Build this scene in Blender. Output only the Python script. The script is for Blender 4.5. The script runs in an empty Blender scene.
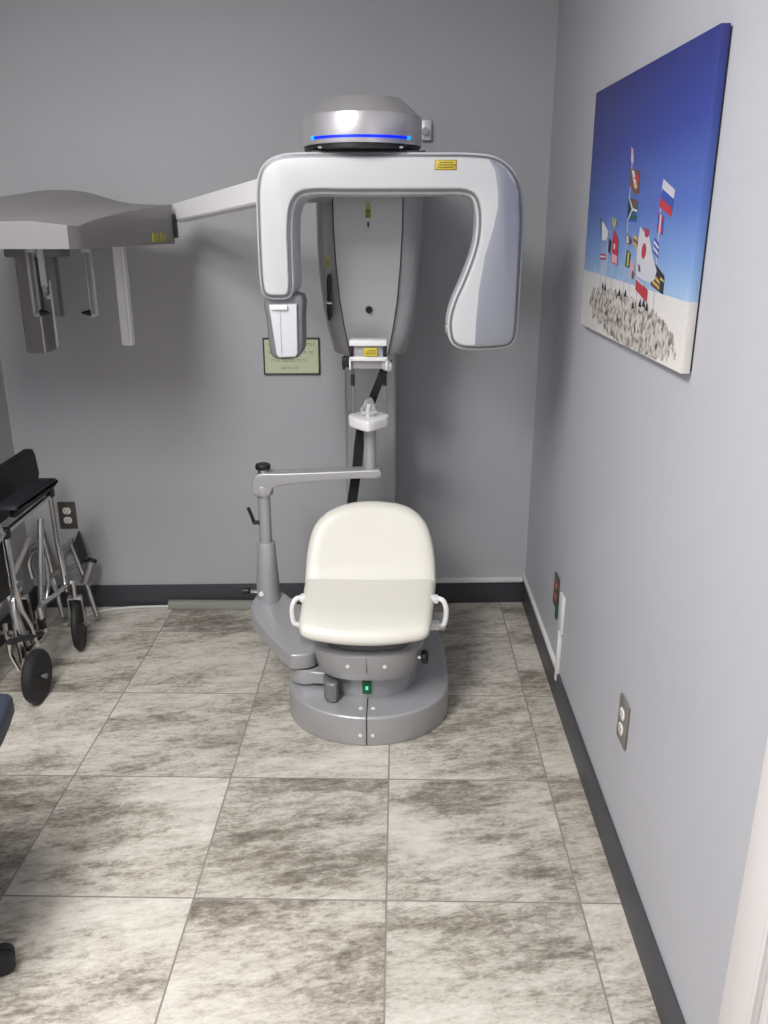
import bpy, bmesh, math, random
from mathutils import Vector, Matrix
random.seed(7)
D = bpy.data
COL = bpy.context.scene.collection
PI = math.pi

# ------------------------------------------------------------------ materials
def mat(name, col, rough=0.5, metal=0.0, spec=0.5, emit=None, estr=0, trans=0, coat=0, bump=0, bscale=60, mott=0, mscale=8, alpha=1, ior=1.45):
    m = D.materials.new(name); m.use_nodes = True
    nt = m.node_tree; b = nt.nodes['Principled BSDF']
    b.inputs['Base Color'].default_value = (*col, 1)
    b.inputs['Roughness'].default_value = rough
    b.inputs['Metallic'].default_value = metal
    b.inputs['Specular IOR Level'].default_value = spec
    b.inputs['Transmission Weight'].default_value = trans
    b.inputs['Coat Weight'].default_value = coat
    b.inputs['IOR'].default_value = ior
    if emit:
        b.inputs['Emission Color'].default_value = (*emit, 1)
        b.inputs['Emission Strength'].default_value = estr
    tc = nt.nodes.new('ShaderNodeTexCoord')
    if mott:
        n = nt.nodes.new('ShaderNodeTexNoise'); n.inputs['Scale'].default_value = mscale; n.inputs['Detail'].default_value = 5
        nt.links.new(tc.outputs['Object'], n.inputs['Vector'])
        r = nt.nodes.new('ShaderNodeValToRGB')
        r.color_ramp.elements[0].position = .3; r.color_ramp.elements[1].position = .7
        r.color_ramp.elements[0].color = (*[c * (1 - mott) for c in col], 1)
        r.color_ramp.elements[1].color = (*[min(1, c * (1 + mott)) for c in col], 1)
        nt.links.new(n.outputs['Fac'], r.inputs['Fac']); nt.links.new(r.outputs['Color'], b.inputs['Base Color'])
    if bump:
        n2 = nt.nodes.new('ShaderNodeTexNoise'); n2.inputs['Scale'].default_value = bscale; n2.inputs['Detail'].default_value = 3
        nt.links.new(tc.outputs['Object'], n2.inputs['Vector'])
        bp = nt.nodes.new('ShaderNodeBump'); bp.inputs['Strength'].default_value = bump; bp.inputs['Distance'].default_value = .002
        nt.links.new(n2.outputs['Fac'], bp.inputs['Height']); nt.links.new(bp.outputs['Normal'], b.inputs['Normal'])
    return m

M = {}
M['wall_r'] = mat('wall_paint_lit', (.445, .450, .482), .55, bump=.3, bscale=90, mott=.02, mscale=2, spec=.3)  # wall paint lightened so its colour carries the stronger light on the right wall
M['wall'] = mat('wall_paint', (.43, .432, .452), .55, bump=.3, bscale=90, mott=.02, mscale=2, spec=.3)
M['ceil'] = mat('ceiling_paint', (.75, .74, .72), .8)
M['base'] = mat('baseboard_vinyl', (.055, .057, .065), .45)
M['trimw'] = mat('door_casing_paint', (.72, .69, .69), .4)
M['silver'] = mat('silver_paint', (.40, .40, .415), .36, metal=.35, mott=.015, mscale=5)
M['silver_l'] = mat('light_silver_paint', (.66, .67, .70), .34, metal=.15, mott=.01)
M['silver_b'] = mat('shaded_bluish_silver', (.33, .345, .40), .32, metal=.4, mott=.01)
M['silver_d'] = mat('dark_silver_paint', (.20, .205, .215), .42, metal=.3)
M['ceph'] = mat('warm_silver_paint', (.27, .255, .26), .36, metal=.5)
M['panelm'] = mat('carriage_panel_silver', (.44, .455, .46), .34, metal=.3)
M['arm_white'] = mat('arm_white_paint', (.60, .61, .62), .3, metal=.05, coat=.15)
M['rimgrey'] = mat('arm_rim_grey', (.17, .17, .18), .4, metal=.2)
M['capm'] = mat('cap_silver', (.60, .59, .61), .30, metal=.65)
M['groove'] = mat('dark_groove', (.05, .052, .058), .5)
M['white'] = mat('white_plastic', (.80, .80, .80), .35)
M['chrome'] = mat('brushed_chrome', (.62, .62, .62), .22, metal=1.0)
M['tube'] = mat('painted_tube', (.36, .35, .34), .35, metal=.7)
M['black'] = mat('black_plastic', (.012, .012, .014), .45)
M['blackf'] = mat('black_vinyl', (.011, .010, .014), .6, bump=.3, bscale=200)
M['strap'] = mat('black_webbing', (.010, .011, .012), .8, bump=.5, bscale=400)
M['cream'] = mat('cream_vinyl', (.74, .725, .655), .38, mott=.012, mscale=4, coat=.1)
M['yellow'] = mat('yellow_label', (.62, .50, .05), .5)
M['orange'] = mat('label_border', (.35, .17, .02), .5)
M['ygreen'] = mat('pale_yellow_label', (.38, .38, .06), .5)
M['ink'] = mat('label_ink', (.09, .08, .03), .6)
M['signg'] = mat('sign_pale_green', (.52, .58, .40), .6)
M['inkg'] = mat('sign_ink', (.16, .19, .10), .6)
M['frame'] = mat('sign_frame', (.03, .045, .035), .5)
M['blue'] = mat('blue_led', (0, .02, .6), .3, emit=(.0, .012, 1.0), estr=1.0)
M['cyan'] = mat('cyan_led', (0, .3, .8), .3, emit=(.0, .42, 1.0), estr=1.0)
M['green'] = mat('green_switch', (.01, .10, .04), .35, emit=(0, .3, .1), estr=.05)
M['greenl'] = mat('green_light', (.1, .8, .4), .3, emit=(.2, 1, .5), estr=.6)
M['rubber'] = mat('black_rubber', (.016, .016, .017), .65)
M['rim'] = mat('grey_wheel_rim', (.20, .20, .20), .4, metal=.3)
M['plate'] = mat('dark_outlet_plate', (.075, .068, .06), .4)
M['platel'] = mat('bronze_outlet_plate', (.23, .215, .19), .35, metal=.3)
M['ivory'] = mat('ivory_receptacle', (.75, .73, .68), .35)
M['rust'] = mat('orange_receptacle', (.42, .10, .05), .4)
M['plugg'] = mat('green_plug', (.02, .075, .055), .4)
M['race'] = mat('white_raceway', (.68, .68, .67), .4)
M['channel'] = mat('grey_cable_channel', (.30, .31, .27), .5)
M['cable'] = mat('grey_cable', (.60, .60, .57), .5)
M['navy'] = mat('navy_vinyl', (.028, .036, .055), .5, bump=.2, bscale=150)
M['hatch'] = mat('lens_black', (.004, .004, .004), .3)
g = mat('clear_film', (.9, .92, .92), .08, spec=.9); g.node_tree.nodes['Principled BSDF'].inputs['Alpha'].default_value = .22; M['film'] = g

def floor_material():
    m = D.materials.new('stone_look_tile'); m.use_nodes = True
    nt = m.node_tree; N = nt.nodes; L = nt.links; b = N['Principled BSDF']
    def math_(op, a, bb=None, c=None):
        n = N.new('ShaderNodeMath'); n.operation = op
        for i, v in enumerate((a, bb, c)):
            if v is None: continue
            if isinstance(v, (int, float)): n.inputs[i].default_value = v
            else: L.new(v, n.inputs[i])
        return n.outputs[0]
    geo = N.new('ShaderNodeNewGeometry'); sp = N.new('ShaderNodeSeparateXYZ'); L.new(geo.outputs['Position'], sp.inputs[0])
    T = .457
    u = math_('DIVIDE', math_('ADD', sp.outputs[0], .021), T); v = math_('DIVIDE', math_('ADD', sp.outputs[1], -2.013), T)
    fu, fv = math_('FLOOR', u), math_('FLOOR', v)
    eu = math_('ABSOLUTE', math_('SUBTRACT', math_('SUBTRACT', u, fu), .5)); ev = math_('ABSOLUTE', math_('SUBTRACT', math_('SUBTRACT', v, fv), .5))
    edge = math_('MAXIMUM', eu, ev)
    grout = math_('GREATER_THAN', edge, .5 - .0022 / T)
    idv = N.new('ShaderNodeCombineXYZ'); L.new(fu, idv.inputs[0]); L.new(fv, idv.inputs[1])
    wn = N.new('ShaderNodeTexWhiteNoise'); wn.noise_dimensions = '3D'; L.new(idv.outputs[0], wn.inputs['Vector'])
    off = N.new('ShaderNodeVectorMath'); off.operation = 'SCALE'; off.inputs['Scale'].default_value = 9.0; L.new(wn.outputs['Color'], off.inputs[0])
    add = N.new('ShaderNodeVectorMath'); add.operation = 'ADD'; L.new(geo.outputs['Position'], add.inputs[0]); L.new(off.outputs[0], add.inputs[1])
    def noise(scale, sx, sy, rot, det, rough, dist=0.0):
        mp = N.new('ShaderNodeMapping'); mp.inputs['Rotation'].default_value = (0, 0, rot); mp.inputs['Scale'].default_value = (sx, sy, 1)
        # rotate first then stretch
        mr = N.new('ShaderNodeMapping'); mr.inputs['Rotation'].default_value = (0, 0, rot); L.new(add.outputs[0], mr.inputs[0])
        mp.inputs['Rotation'].default_value = (0, 0, 0); L.new(mr.outputs[0], mp.inputs[0])
        n = N.new('ShaderNodeTexNoise'); n.inputs['Scale'].default_value = scale; n.inputs['Detail'].default_value = det; n.inputs['Roughness'].default_value = rough
        n.inputs['Distortion'].default_value = dist
        L.new(mp.outputs[0], n.inputs['Vector']); return n.outputs['Fac']
    def ramp(f, stops):
        r = N.new('ShaderNodeValToRGB'); L.new(f, r.inputs[0]); e = r.color_ramp.elements
        while len(e) < len(stops): e.new(.5)
        for k, (p, c) in enumerate(stops):
            e[k].position = p; e[k].color = (*c, 1) if len(c) == 3 else c
        return r.outputs[0]
    def mix(f, a, bcol, k=1.0):
        mx = N.new('ShaderNodeMix'); mx.data_type = 'RGBA'
        L.new(math_('MULTIPLY', f, k) if k != 1.0 else f, mx.inputs[0])
        L.new(a, mx.inputs[6])
        if isinstance(bcol, tuple): mx.inputs[7].default_value = (*bcol, 1)
        else: L.new(bcol, mx.inputs[7])
        return mx.outputs[2]
    n1 = noise(17.0, 1.0, 2.6, -.20, 14, .82, .25)
    cl = noise(3.4, 1.0, 2.9, -.20, 5, .55, .3)
    wt = noise(1.6, 1.0, 1.6, .2, 3, .5)
    comb = math_('ADD', math_('MULTIPLY', n1, .80), math_('ADD', math_('MULTIPLY', math_('SUBTRACT', cl, .5), .62), math_('MULTIPLY', math_('SUBTRACT', wt, .5), .30)))
    tadj = math_('MULTIPLY', math_('SUBTRACT', wn.outputs['Value'], .5), .07)
    n5 = noise(24.0, 1.0, 3.6, -.16, 6, .7, .2); n6 = noise(75.0, 1.0, 1.8, -.2, 4, .7, 0)
    comb = math_('ADD', comb, math_('ADD', math_('MULTIPLY', math_('SUBTRACT', n5, .5), .32), math_('MULTIPLY', math_('SUBTRACT', n6, .5), .26)))
    comb = math_('ADD', comb, math_('ADD', tadj, .120))
    c = ramp(comb, [(.29, (.14, .123, .097)), (.385, (.24, .215, .178)), (.45, (.345, .315, .268)), (.515, (.475, .443, .385)), (.60, (.58, .548, .488)), (.75, (.68, .648, .588))])
    n3 = noise(42.0, 1.0, 1.9, -.22, 5, .7, .3)
    sp3 = ramp(n3, [(.0, (0, 0, 0)), (.58, (0, 0, 0)), (.66, (1, 1, 1)), (1, (1, 1, 1))])
    gate = ramp(cl, [(.40, (1, 1, 1)), (.60, (0.12, 0.12, 0.12))])
    gm = N.new('ShaderNodeMix'); gm.data_type = 'RGBA'; gm.blend_type = 'MULTIPLY'; gm.inputs[0].default_value = 1; L.new(sp3, gm.inputs[6]); L.new(gate, gm.inputs[7])
    c = mix(gm.outputs[2], c, (.17, .15, .12), .6)
    # per tile tone
    tone = N.new('ShaderNodeMapRange'); L.new(wn.outputs['Value'], tone.inputs[0]); tone.inputs[3].default_value = .93; tone.inputs[4].default_value = 1.03
    hs = N.new('ShaderNodeHueSaturation'); L.new(c, hs.inputs['Color']); L.new(tone.outputs[0], hs.inputs['Value'])
    c = mix(grout, hs.outputs[0], (.24, .22, .195))
    L.new(c, b.inputs['Base Color'])
    b.inputs['Roughness'].default_value = .42; b.inputs['Specular IOR Level'].default_value = .4
    bp = N.new('ShaderNodeBump'); bp.inputs['Strength'].default_value = .25; bp.inputs['Distance'].default_value = .002
    h = math_('SUBTRACT', n1, math_('MULTIPLY', grout, .8)); L.new(h, bp.inputs['Height']); L.new(bp.outputs[0], b.inputs['Normal'])
    return m
M['floor'] = floor_material()

def canvas_material(z0, z1, y0, y1):
    """printed sky, sand and rock mound; object space = world metres"""
    m = D.materials.new('printed_sky_and_sand'); m.use_nodes = True
    nt = m.node_tree; N = nt.nodes; L = nt.links; b = N['Principled BSDF']; b.inputs['Roughness'].default_value = .5
    tc = N.new('ShaderNodeTexCoord'); sp = N.new('ShaderNodeSeparateXYZ'); L.new(tc.outputs['Object'], sp.inputs[0])
    def mr(o, a, c):
        n = N.new('ShaderNodeMapRange'); n.clamp = False; L.new(o, n.inputs[0]); n.inputs[1].default_value = a; n.inputs[2].default_value = c; return n.outputs[0]
    v = mr(sp.outputs[2], z0, z1); u = mr(sp.outputs[1], y1, y0)     # u: 0 at far edge, 1 at near edge
    def mt(op, a, bb=None, c=None):
        n = N.new('ShaderNodeMath'); n.operation = op
        for i, x in enumerate((a, bb, c)):
            if x is None: continue
            if isinstance(x, (int, float)): n.inputs[i].default_value = x
            else: L.new(x, n.inputs[i])
        return n.outputs[0]
    def noise(s, d=5):
        n = N.new('ShaderNodeTexNoise'); n.inputs['Scale'].default_value = s; n.inputs['Detail'].default_value = d; L.new(tc.outputs['Object'], n.inputs['Vector']); return n.outputs['Fac']
    def ramp(f, st):
        r = N.new('ShaderNodeValToRGB'); L.new(f, r.inputs[0]); e = r.color_ramp.elements
        while len(e) < len(st): e.new(.5)
        for k, (p, c) in enumerate(st): e[k].position = p; e[k].color = (*c, 1)
        return r.outputs[0]
    def mix(f, a, c, k=None):
        x = N.new('ShaderNodeMix'); x.data_type = 'RGBA'
        if k: f = mt('MULTIPLY', f, k)
        L.new(f, x.inputs[0]); L.new(a, x.inputs[6])
        if isinstance(c, tuple): x.inputs[7].default_value = (*c, 1)
        else: L.new(c, x.inputs[7])
        return x.outputs[2]
    sky = ramp(v, [(.21, (.30, .44, .62)), (.33, (.17, .29, .55)), (.5, (.070, .13, .40)), (.75, (.030, .048, .25)), (1.0, (.020, .027, .16))])
    cl = mt('MULTIPLY', ramp(noise(7), [(.52, (0, 0, 0)), (.7, (1, 1, 1))]), ramp(v, [(.2, (1, 1, 1)), (.5, (0, 0, 0))]))
    sky = mix(cl, sky, (.7, .75, .85), .45)
    hor = mt('SUBTRACT', .250, mt('MULTIPLY', u, .03))
    sand = mix(noise(60), ramp(v, [(0, (.74, .72, .69)), (.25, (.60, .59, .60))]), (.45, .42, .38), .25)
    issand = mt('LESS_THAN', v, hor)
    c = mix(issand, sky, sand)
    # rock mound
    du = mt('DIVIDE', mt('SUBTRACT', u, .53), .42); dv = mt('DIVIDE', mt('SUBTRACT', v, mt('SUBTRACT', .125, mt('MULTIPLY', u, .06))), .095)
    rr = mt('ADD', mt('POWER', mt('ABSOLUTE', du), 3.0), mt('POWER', mt('ABSOLUTE', dv), 2.0))
    rr = mt('ADD', rr, mt('MULTIPLY', mt('SUBTRACT', noise(35), .5), 1.6))
    mask = mt('LESS_THAN', rr, .95)
    vo = N.new('ShaderNodeTexVoronoi'); vo.inputs['Scale'].default_value = 66; L.new(tc.outputs['Object'], vo.inputs['Vector'])
    rock = ramp(vo.outputs['Distance'], [(.1, (.60, .56, .52)), (.48, (.44, .40, .36)), (.72, (.10, .085, .075))])
    rock = mix(ramp(noise(62), [(.44, (0, 0, 0)), (.56, (1, 1, 1))]), rock, (.60, .57, .54), .75)
    rock = mix(ramp(noise(38), [(.54, (0, 0, 0)), (.60, (1, 1, 1))]), rock, (.10, .08, .06), .5)
    c = mix(mask, c, rock)
    L.new(c, b.inputs['Base Color'])
    return m

# ------------------------------------------------------------------ mesh helpers
def sharp(me, ang=35):
    me.shade_smooth()
    try: me.set_sharp_from_angle(angle=math.radians(ang))
    except Exception: pass

def obj(name, bm, m, parent=None, ang=35, origin=None, recalc=True):
    if recalc: bmesh.ops.recalc_face_normals(bm, faces=bm.faces)
    org = None
    if parent is not None:
        r = parent
        while r.parent: r = r.parent
        org = Vector(r['org'])
    elif origin is not None: org = Vector(origin)
    if org is not None: bmesh.ops.translate(bm, verts=bm.verts, vec=-org)
    me = D.meshes.new(name); bm.to_mesh(me); bm.free()
    for mm in (m if isinstance(m, (list, tuple)) else [m]): me.materials.append(M[mm] if isinstance(mm, str) else mm)
    sharp(me, ang)
    o = D.objects.new(name, me); COL.objects.link(o)
    if parent is not None: o.parent = parent
    elif org is not None: o.location = org; o['org'] = tuple(org)
    return o

def tag(o, label=None, cat=None, group=None, kind=None):
    if label: o['label'] = label
    if cat: o['category'] = cat
    if group: o['group'] = group
    if kind: o['kind'] = kind
    return o

def thing(name, label, cat, loc=(0, 0, 0), group=None):
    o = D.objects.new(name, None); COL.objects.link(o); o.location = loc; o['org'] = tuple(loc)
    o.empty_display_size = .1
    return tag(o, label, cat, group)

def box(bm, x0, x1, y0, y1, z0, z1, bev=0.0, seg=2, mi=0):
    r = bmesh.ops.create_cube(bm, size=1)
    vs = r['verts']
    for v in vs: v.co = Vector(((x0 + x1) / 2 + v.co.x * (x1 - x0), (y0 + y1) / 2 + v.co.y * (y1 - y0), (z0 + z1) / 2 + v.co.z * (z1 - z0)))
    fs = set(f for v in vs for f in v.link_faces)
    for f in fs: f.material_index = mi
    if bev:
        es = list(set(e for v in vs for e in v.link_edges))
        bmesh.ops.bevel(bm, geom=es, offset=bev, segments=seg, affect='EDGES', profile=.5)
    return bm

def bar(bm, a, b, w, t, up=(0, 0, 1), bev=0.0):
    """rectangular bar from a to b, width w (sideways), thickness t (along up)"""
    a, b = Vector(a), Vector(b); d = (b - a); L = d.length; d.normalize()
    up = Vector(up); s = d.cross(up)
    if s.length < 1e-4: s = d.cross(Vector((1, 0, 0)))
    s.normalize(); u = s.cross(d).normalized()
    r = bmesh.ops.create_cube(bm, size=1); vs = r['verts']
    es = list(set(e for v in vs for e in v.link_edges))
    for v in vs: v.co = (a + b) / 2 + s * v.co.x * w + d * v.co.y * L + u * v.co.z * t
    if bev: bmesh.ops.bevel(bm, geom=es, offset=bev, segments=2, affect='EDGES', profile=.5)
    return bm

def tube(bm, pts, r, seg=10, smooth=0, mi=0, radii=None):
    pts = [Vector(p) for p in pts]
    if smooth:
        pts = catmull(pts, smooth, False)
    n = len(pts); rings = []
    up = Vector((0, 0, 1))
    for i, p in enumerate(pts):
        d = (pts[min(i + 1, n - 1)] - pts[max(i - 1, 0)]).normalized()
        ref = up if abs(d.dot(up)) < .95 else Vector((1, 0, 0))
        if i == 0: s = d.cross(ref).normalized()
        else:
            s = (s - d * s.dot(d)).normalized()
        u = s.cross(d)
        rr = radii[i] if radii else r
        rings.append([bm.verts.new(p + (s * math.cos(2 * PI * k / seg) + u * math.sin(2 * PI * k / seg)) * rr) for k in range(seg)])
    for i in range(n - 1):
        for k in range(seg):
            f = bm.faces.new((rings[i][k], rings[i][(k + 1) % seg], rings[i + 1][(k + 1) % seg], rings[i + 1][k])); f.material_index = mi
    for rg in (rings[0], rings[-1]):
        f = bm.faces.new(rg); f.material_index = mi
    return bm

def catmull(p, k, closed):
    out = []; n = len(p)
    rng = range(n) if closed else range(n - 1)
    for i in rng:
        a, b, c, d = (p[(i - 1) % n], p[i], p[(i + 1) % n], p[(i + 2) % n]) if closed else (p[max(i - 1, 0)], p[i], p[i + 1], p[min(i + 2, n - 1)])
        for j in range(k):
            t = j / k
            out.append(.5 * ((2 * b) + (c - a) * t + (2 * a - 5 * b + 4 * c - d) * t * t + (3 * b - a - 3 * c + d) * t ** 3))
    if not closed: out.append(p[-1])
    return out

def resample(pts, k=5):
    """closed centripetal Catmull-Rom (no overshoot at corners)"""
    P_ = [Vector(p) for p in pts]; n = len(P_); out = []
    for i in range(n):
        p0, p1, p2, p3 = P_[i - 1], P_[i], P_[(i + 1) % n], P_[(i + 2) % n]
        t0 = 0.0; t1 = t0 + max(1e-6, (p1 - p0).length) ** .5; t2 = t1 + max(1e-6, (p2 - p1).length) ** .5; t3 = t2 + max(1e-6, (p3 - p2).length) ** .5
        for j in range(k):
            t = t1 + (t2 - t1) * j / k
            a1 = p0 * ((t1 - t) / (t1 - t0)) + p1 * ((t - t0) / (t1 - t0)); a2 = p1 * ((t2 - t) / (t2 - t1)) + p2 * ((t - t1) / (t2 - t1)); a3 = p2 * ((t3 - t) / (t3 - t2)) + p3 * ((t - t2) / (t3 - t2))
            b1 = a1 * ((t2 - t) / (t2 - t0)) + a2 * ((t - t0) / (t2 - t0)); b2 = a2 * ((t3 - t) / (t3 - t1)) + a3 * ((t - t1) / (t3 - t1))
            q = b1 * ((t2 - t) / (t2 - t1)) + b2 * ((t - t1) / (t2 - t1)); out.append((q.x, q.y))
    # drop points too close together
    res = [out[0]]
    for q in out[1:]:
        if (Vector(q) - Vector(res[-1])).length > .0008: res.append(q)
    return res

def area2(p): return sum(p[i][0] * p[(i + 1) % len(p)][1] - p[(i + 1) % len(p)][0] * p[i][1] for i in range(len(p))) / 2

def inset(pts, d):
    """offset a 2D polygon inward by d"""
    if area2(pts) < 0: pts = pts[::-1]
    n = len(pts); out = []
    for i in range(n):
        a, b, c = Vector(pts[i - 1]), Vector(pts[i]), Vector(pts[(i + 1) % n])
        e1, e2 = (b - a), (c - b)
        if e1.length < 1e-7 or e2.length < 1e-7: out.append((b.x, b.y)); continue
        e1.normalize(); e2.normalize()
        n1, n2 = Vector((-e1.y, e1.x)), Vector((-e2.y, e2.x))
        m = (n1 + n2)
        if m.length < 1e-6: m = n1
        m.normalize(); k = 1 / max(.6, m.dot(n1))
        q = b + m * d * k; out.append((q.x, q.y))
    return out

def prism(bm, pts, t0, t1, r=0.0, axis='y', steps=4, r2=None, mi=0):
    """2D outline extruded from t0 to t1 with rounded rims of radius r (at t0) and r2 (at t1)
    axis y: pts=(x,z); axis z: pts=(x,y); axis x: pts=(y,z)"""
    if area2(pts) < 0: pts = pts[::-1]
    if r2 is None: r2 = r
    def P(p, t):
        return {'y': (p[0], t, p[1]), 'z': (p[0], p[1], t), 'x': (t, p[0], p[1])}[axis]
    prof = []
    sg = 1 if t1 > t0 else -1
    if r: prof += [(r * (1 - math.sin(a)), t0 + sg * r * (1 - math.cos(a))) for a in [PI / 2 * k / steps for k in range(steps)]]
    prof.append((0, t0 + sg * r))
    prof.append((0, t1 - sg * r2))
    if r2: prof += [(r2 * (1 - math.cos(a)), t1 - sg * r2 * (1 - math.sin(a))) for a in [PI / 2 * k / steps for k in range(1, steps + 1)]]
    rings = []
    for d, t in prof:
        q = inset(pts, d) if d > 1e-9 else pts
        rings.append([bm.verts.new(P(p, t)) for p in q])
    n = len(pts)
    for i in range(len(rings) - 1):
        for k in range(n):
            f = bm.faces.new((rings[i][k], rings[i][(k + 1) % n], rings[i + 1][(k + 1) % n], rings[i + 1][k])); f.material_index = mi
    f = bm.faces.new(rings[0]); f.material_index = mi; f = bm.faces.new(rings[-1]); f.material_index = mi
    return bm

def lathe(bm, prof, c=(0, 0, 0), axis='z', seg=48, mi=0):
    """prof: list of (radius, height)"""
    rings = []
    for r, h in prof:
        rg = []
        for k in range(seg):
            a = 2 * PI * k / seg; x, y = r * math.cos(a), r * math.sin(a)
            v = {'z': (x, y, h), 'y': (x, h, y), 'x': (h, x, y)}[axis]
            rg.append(bm.verts.new((c[0] + v[0], c[1] + v[1], c[2] + v[2])))
        rings.append(rg)
    for i in range(len(rings) - 1):
        for k in range(seg):
            f = bm.faces.new((rings[i][k], rings[i][(k + 1) % seg], rings[i + 1][(k + 1) % seg], rings[i + 1][k])); f.material_index = mi
    f = bm.faces.new(rings[0]); f.material_index = mi; f = bm.faces.new(rings[-1]); f.material_index = mi
    return bm

def disc(bm, c, r, h, axis='y', seg=20, mi=0):
    return lathe(bm, [(r * .9, -h / 2), (r, -h / 2 + r * .1 if r * .1 < h / 2 else 0), (r, h / 2 - r * .1 if r * .1 < h / 2 else 0), (r * .9, h / 2)], c, axis, seg, mi)

def cushion(bm, outline, thick, centre, fn, rim=.02, rings_in=6):
    """soft pad: outline (a,b), fn(a,b,t)->xyz where t runs 0 (face) .. 1 (back)."""
    if area2(outline) < 0: outline = outline[::-1]
    n = len(outline); rings = []
    def ring(q, t): rings.append([bm.verts.new(fn(a, b, t)) for a, b in q])
    inner = inset(outline, rim)
    for k in range(rings_in, 0, -1):
        s = 1 - k / (rings_in + .6)
        ring([(centre[0] + (a - centre[0]) * s, centre[1] + (b - centre[1]) * s) for a, b in inner], 0)
    steps = 6
    for k in range(steps + 1):
        a = PI * k / steps
        d = rim * (1 - math.sin(a)); ring(inset(outline, d) if d > 1e-6 else outline, (1 - math.cos(a)) / 2)
    for i in range(len(rings) - 1):
        for k in range(n): bm.faces.new((rings[i][k], rings[i][(k + 1) % n], rings[i + 1][(k + 1) % n], rings[i + 1][k]))
    cv_ = bm.verts.new(fn(centre[0], centre[1], 0))
    for k in range(n): bm.faces.new((rings[0][(k + 1) % n], rings[0][k], cv_))
    bm.faces.new(rings[-1])
    return bm

B = bmesh.new

# ------------------------------------------------------------------ room
XL, XR, YB, YF, ZC = -1.513, .541, 3.235, -1.6, 2.70
def struct(name, bm, m, parent=None, ang=35):
    o = obj(name, bm, m, parent, ang)
    if parent is None: o['kind'] = 'structure'
    return o
struct('floor', box(B(), XL - .1, XR + .1, YF - .1, YB + .1, -.06, 0), 'floor')
struct('ceiling', box(B(), XL - .1, XR + .1, YF - .1, YB + .1, ZC, ZC + .06), 'ceil')
def wy(x): return YB - .0443 * (XR - x)      # the back wall is not quite square to the tiles
def skew(bm):
    for v in bm.verts: v.co.y += wy(v.co.x) - YB
    return bm
struct('wall_back', skew(box(B(), XL - .1, XR + .1, YB, YB + .1, 0, ZC)), 'wall')
struct('wall_left', box(B(), XL - .1, XL, YF, YB - .09, 0, ZC), 'wall')
struct('wall_front', box(B(), XL - .1, XR + .1, YF - .1, YF, 0, ZC), 'wall')
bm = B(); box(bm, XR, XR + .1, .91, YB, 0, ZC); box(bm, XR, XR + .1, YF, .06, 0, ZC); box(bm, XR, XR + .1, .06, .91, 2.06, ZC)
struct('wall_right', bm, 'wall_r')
# white cased doorway at the near end of the right wall
bm = B()
for z0 in (0,):
    box(bm, XR - .018, XR, .915, 1.013, 0, 2.12, .003); box(bm, XR - .018, XR, -.045, .055, 0, 2.12, .003); box(bm, XR - .018, XR, -.045, 1.013, 2.065, 2.16, .003)
    box(bm, XR - .022, XR - .016, .915, .925, 0, 2.07, .002)
    box(bm, XR - .01, XR + .1, .895, .915, 0, 2.07, .002); box(bm, XR - .01, XR + .1, .055, .075, 0, 2.07, .002)
tag(obj('trim_1', bm, 'trimw'), kind='structure')
dr = struct('door_1', box(B(), XR + .045, XR + .085, .075, .895, .01, 2.06, .003), 'trimw')
dr['org'] = (0, 0, 0)
bm = B(); tube(bm, [(XR + .045, .15, 1.0), (XR + .005, .15, 1.0)], .01); tube(bm, [(XR + .008, .15, 1.0), (XR + .008, .26, 1.0)], .009)
obj('door_handle', bm, 'chrome', dr)
# baseboards
bm = B(); box(bm, XL, XR, YB - .012, YB, 0, .096, .002); struct('baseboard_back', skew(bm), 'base')
bm = B(); box(bm, XR - .010, XR, 1.014, YB - .012, 0, .106, .002); struct('baseboard_right', bm, 'base')
bm = B(); box(bm, XL, XL + .010, YF, 3.13, 0, .09, .002); struct('baseboard_left', bm, 'base')

# ------------------------------------------------------------------ x-ray machine
CX = -.092
mc = thing('dental_xray_machine', 'silver dental panoramic x-ray machine with white rotating arm, cream seat and blue light bar', 'x-ray machine', (CX, 2.5, 0))

# base : wide rounded front, running back to the column
def base_outline(s=1.0, back=2.98):
    pts = []
    for k in range(41):
        a = PI + PI * k / 40
        pts.append((-.091 + .262 * s * math.cos(a), 2.40 + .227 * s * math.sin(a)))
    pts += [(.171, 2.62), (.150, 2.78), (.10, back), (-.28, back), (-.33, 2.78), (-.353, 2.62)]
    return pts
bo = base_outline()
bc = obj('base_cover', prism(B(), bo, .0, .100, .004, 'z', r2=.009), 'silver', mc)
obj('seam', box(B(), -.0925, -.0885, 2.1705, 2.30, .004, .1015, .001), 'groove', bc)
for x in (-.110, -.072):
    obj('screw', disc(B(), (x, 2.1745, .038), .0055, .006, 'y'), 'white', bc)
    obj('screw', disc(B(), (x, 2.225, .1005), .0065, .004, 'z'), 'white', bc)
# pedestal under the seat unit
pp = []
for k in range(48):
    a = 2 * PI * k / 48; pp.append((-.085 + .150 * math.cos(a), 2.42 + .135 * math.sin(a)))
pd = obj('pedestal', prism(B(), pp, .098, .22, .004, 'z'), 'silver', mc)
sw = obj('power_switch', box(B(), -.107, -.078, 2.272, 2.29, .122, .166, .002), 'green', pd)
obj('switch_light', box(B(), -.0965, -.0885, 2.2705, 2.273, .138, .150, .0006), 'greenl', sw)
bm = B(); prism(bm, resample([(-.222, 2.262), (-.188, 2.252), (-.182, 2.29), (-.19, 2.34), (-.225, 2.34)], 4), .102, .168, .008, 'z')
obj('foot_pedal', bm, 'silver_d', pd)

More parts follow.
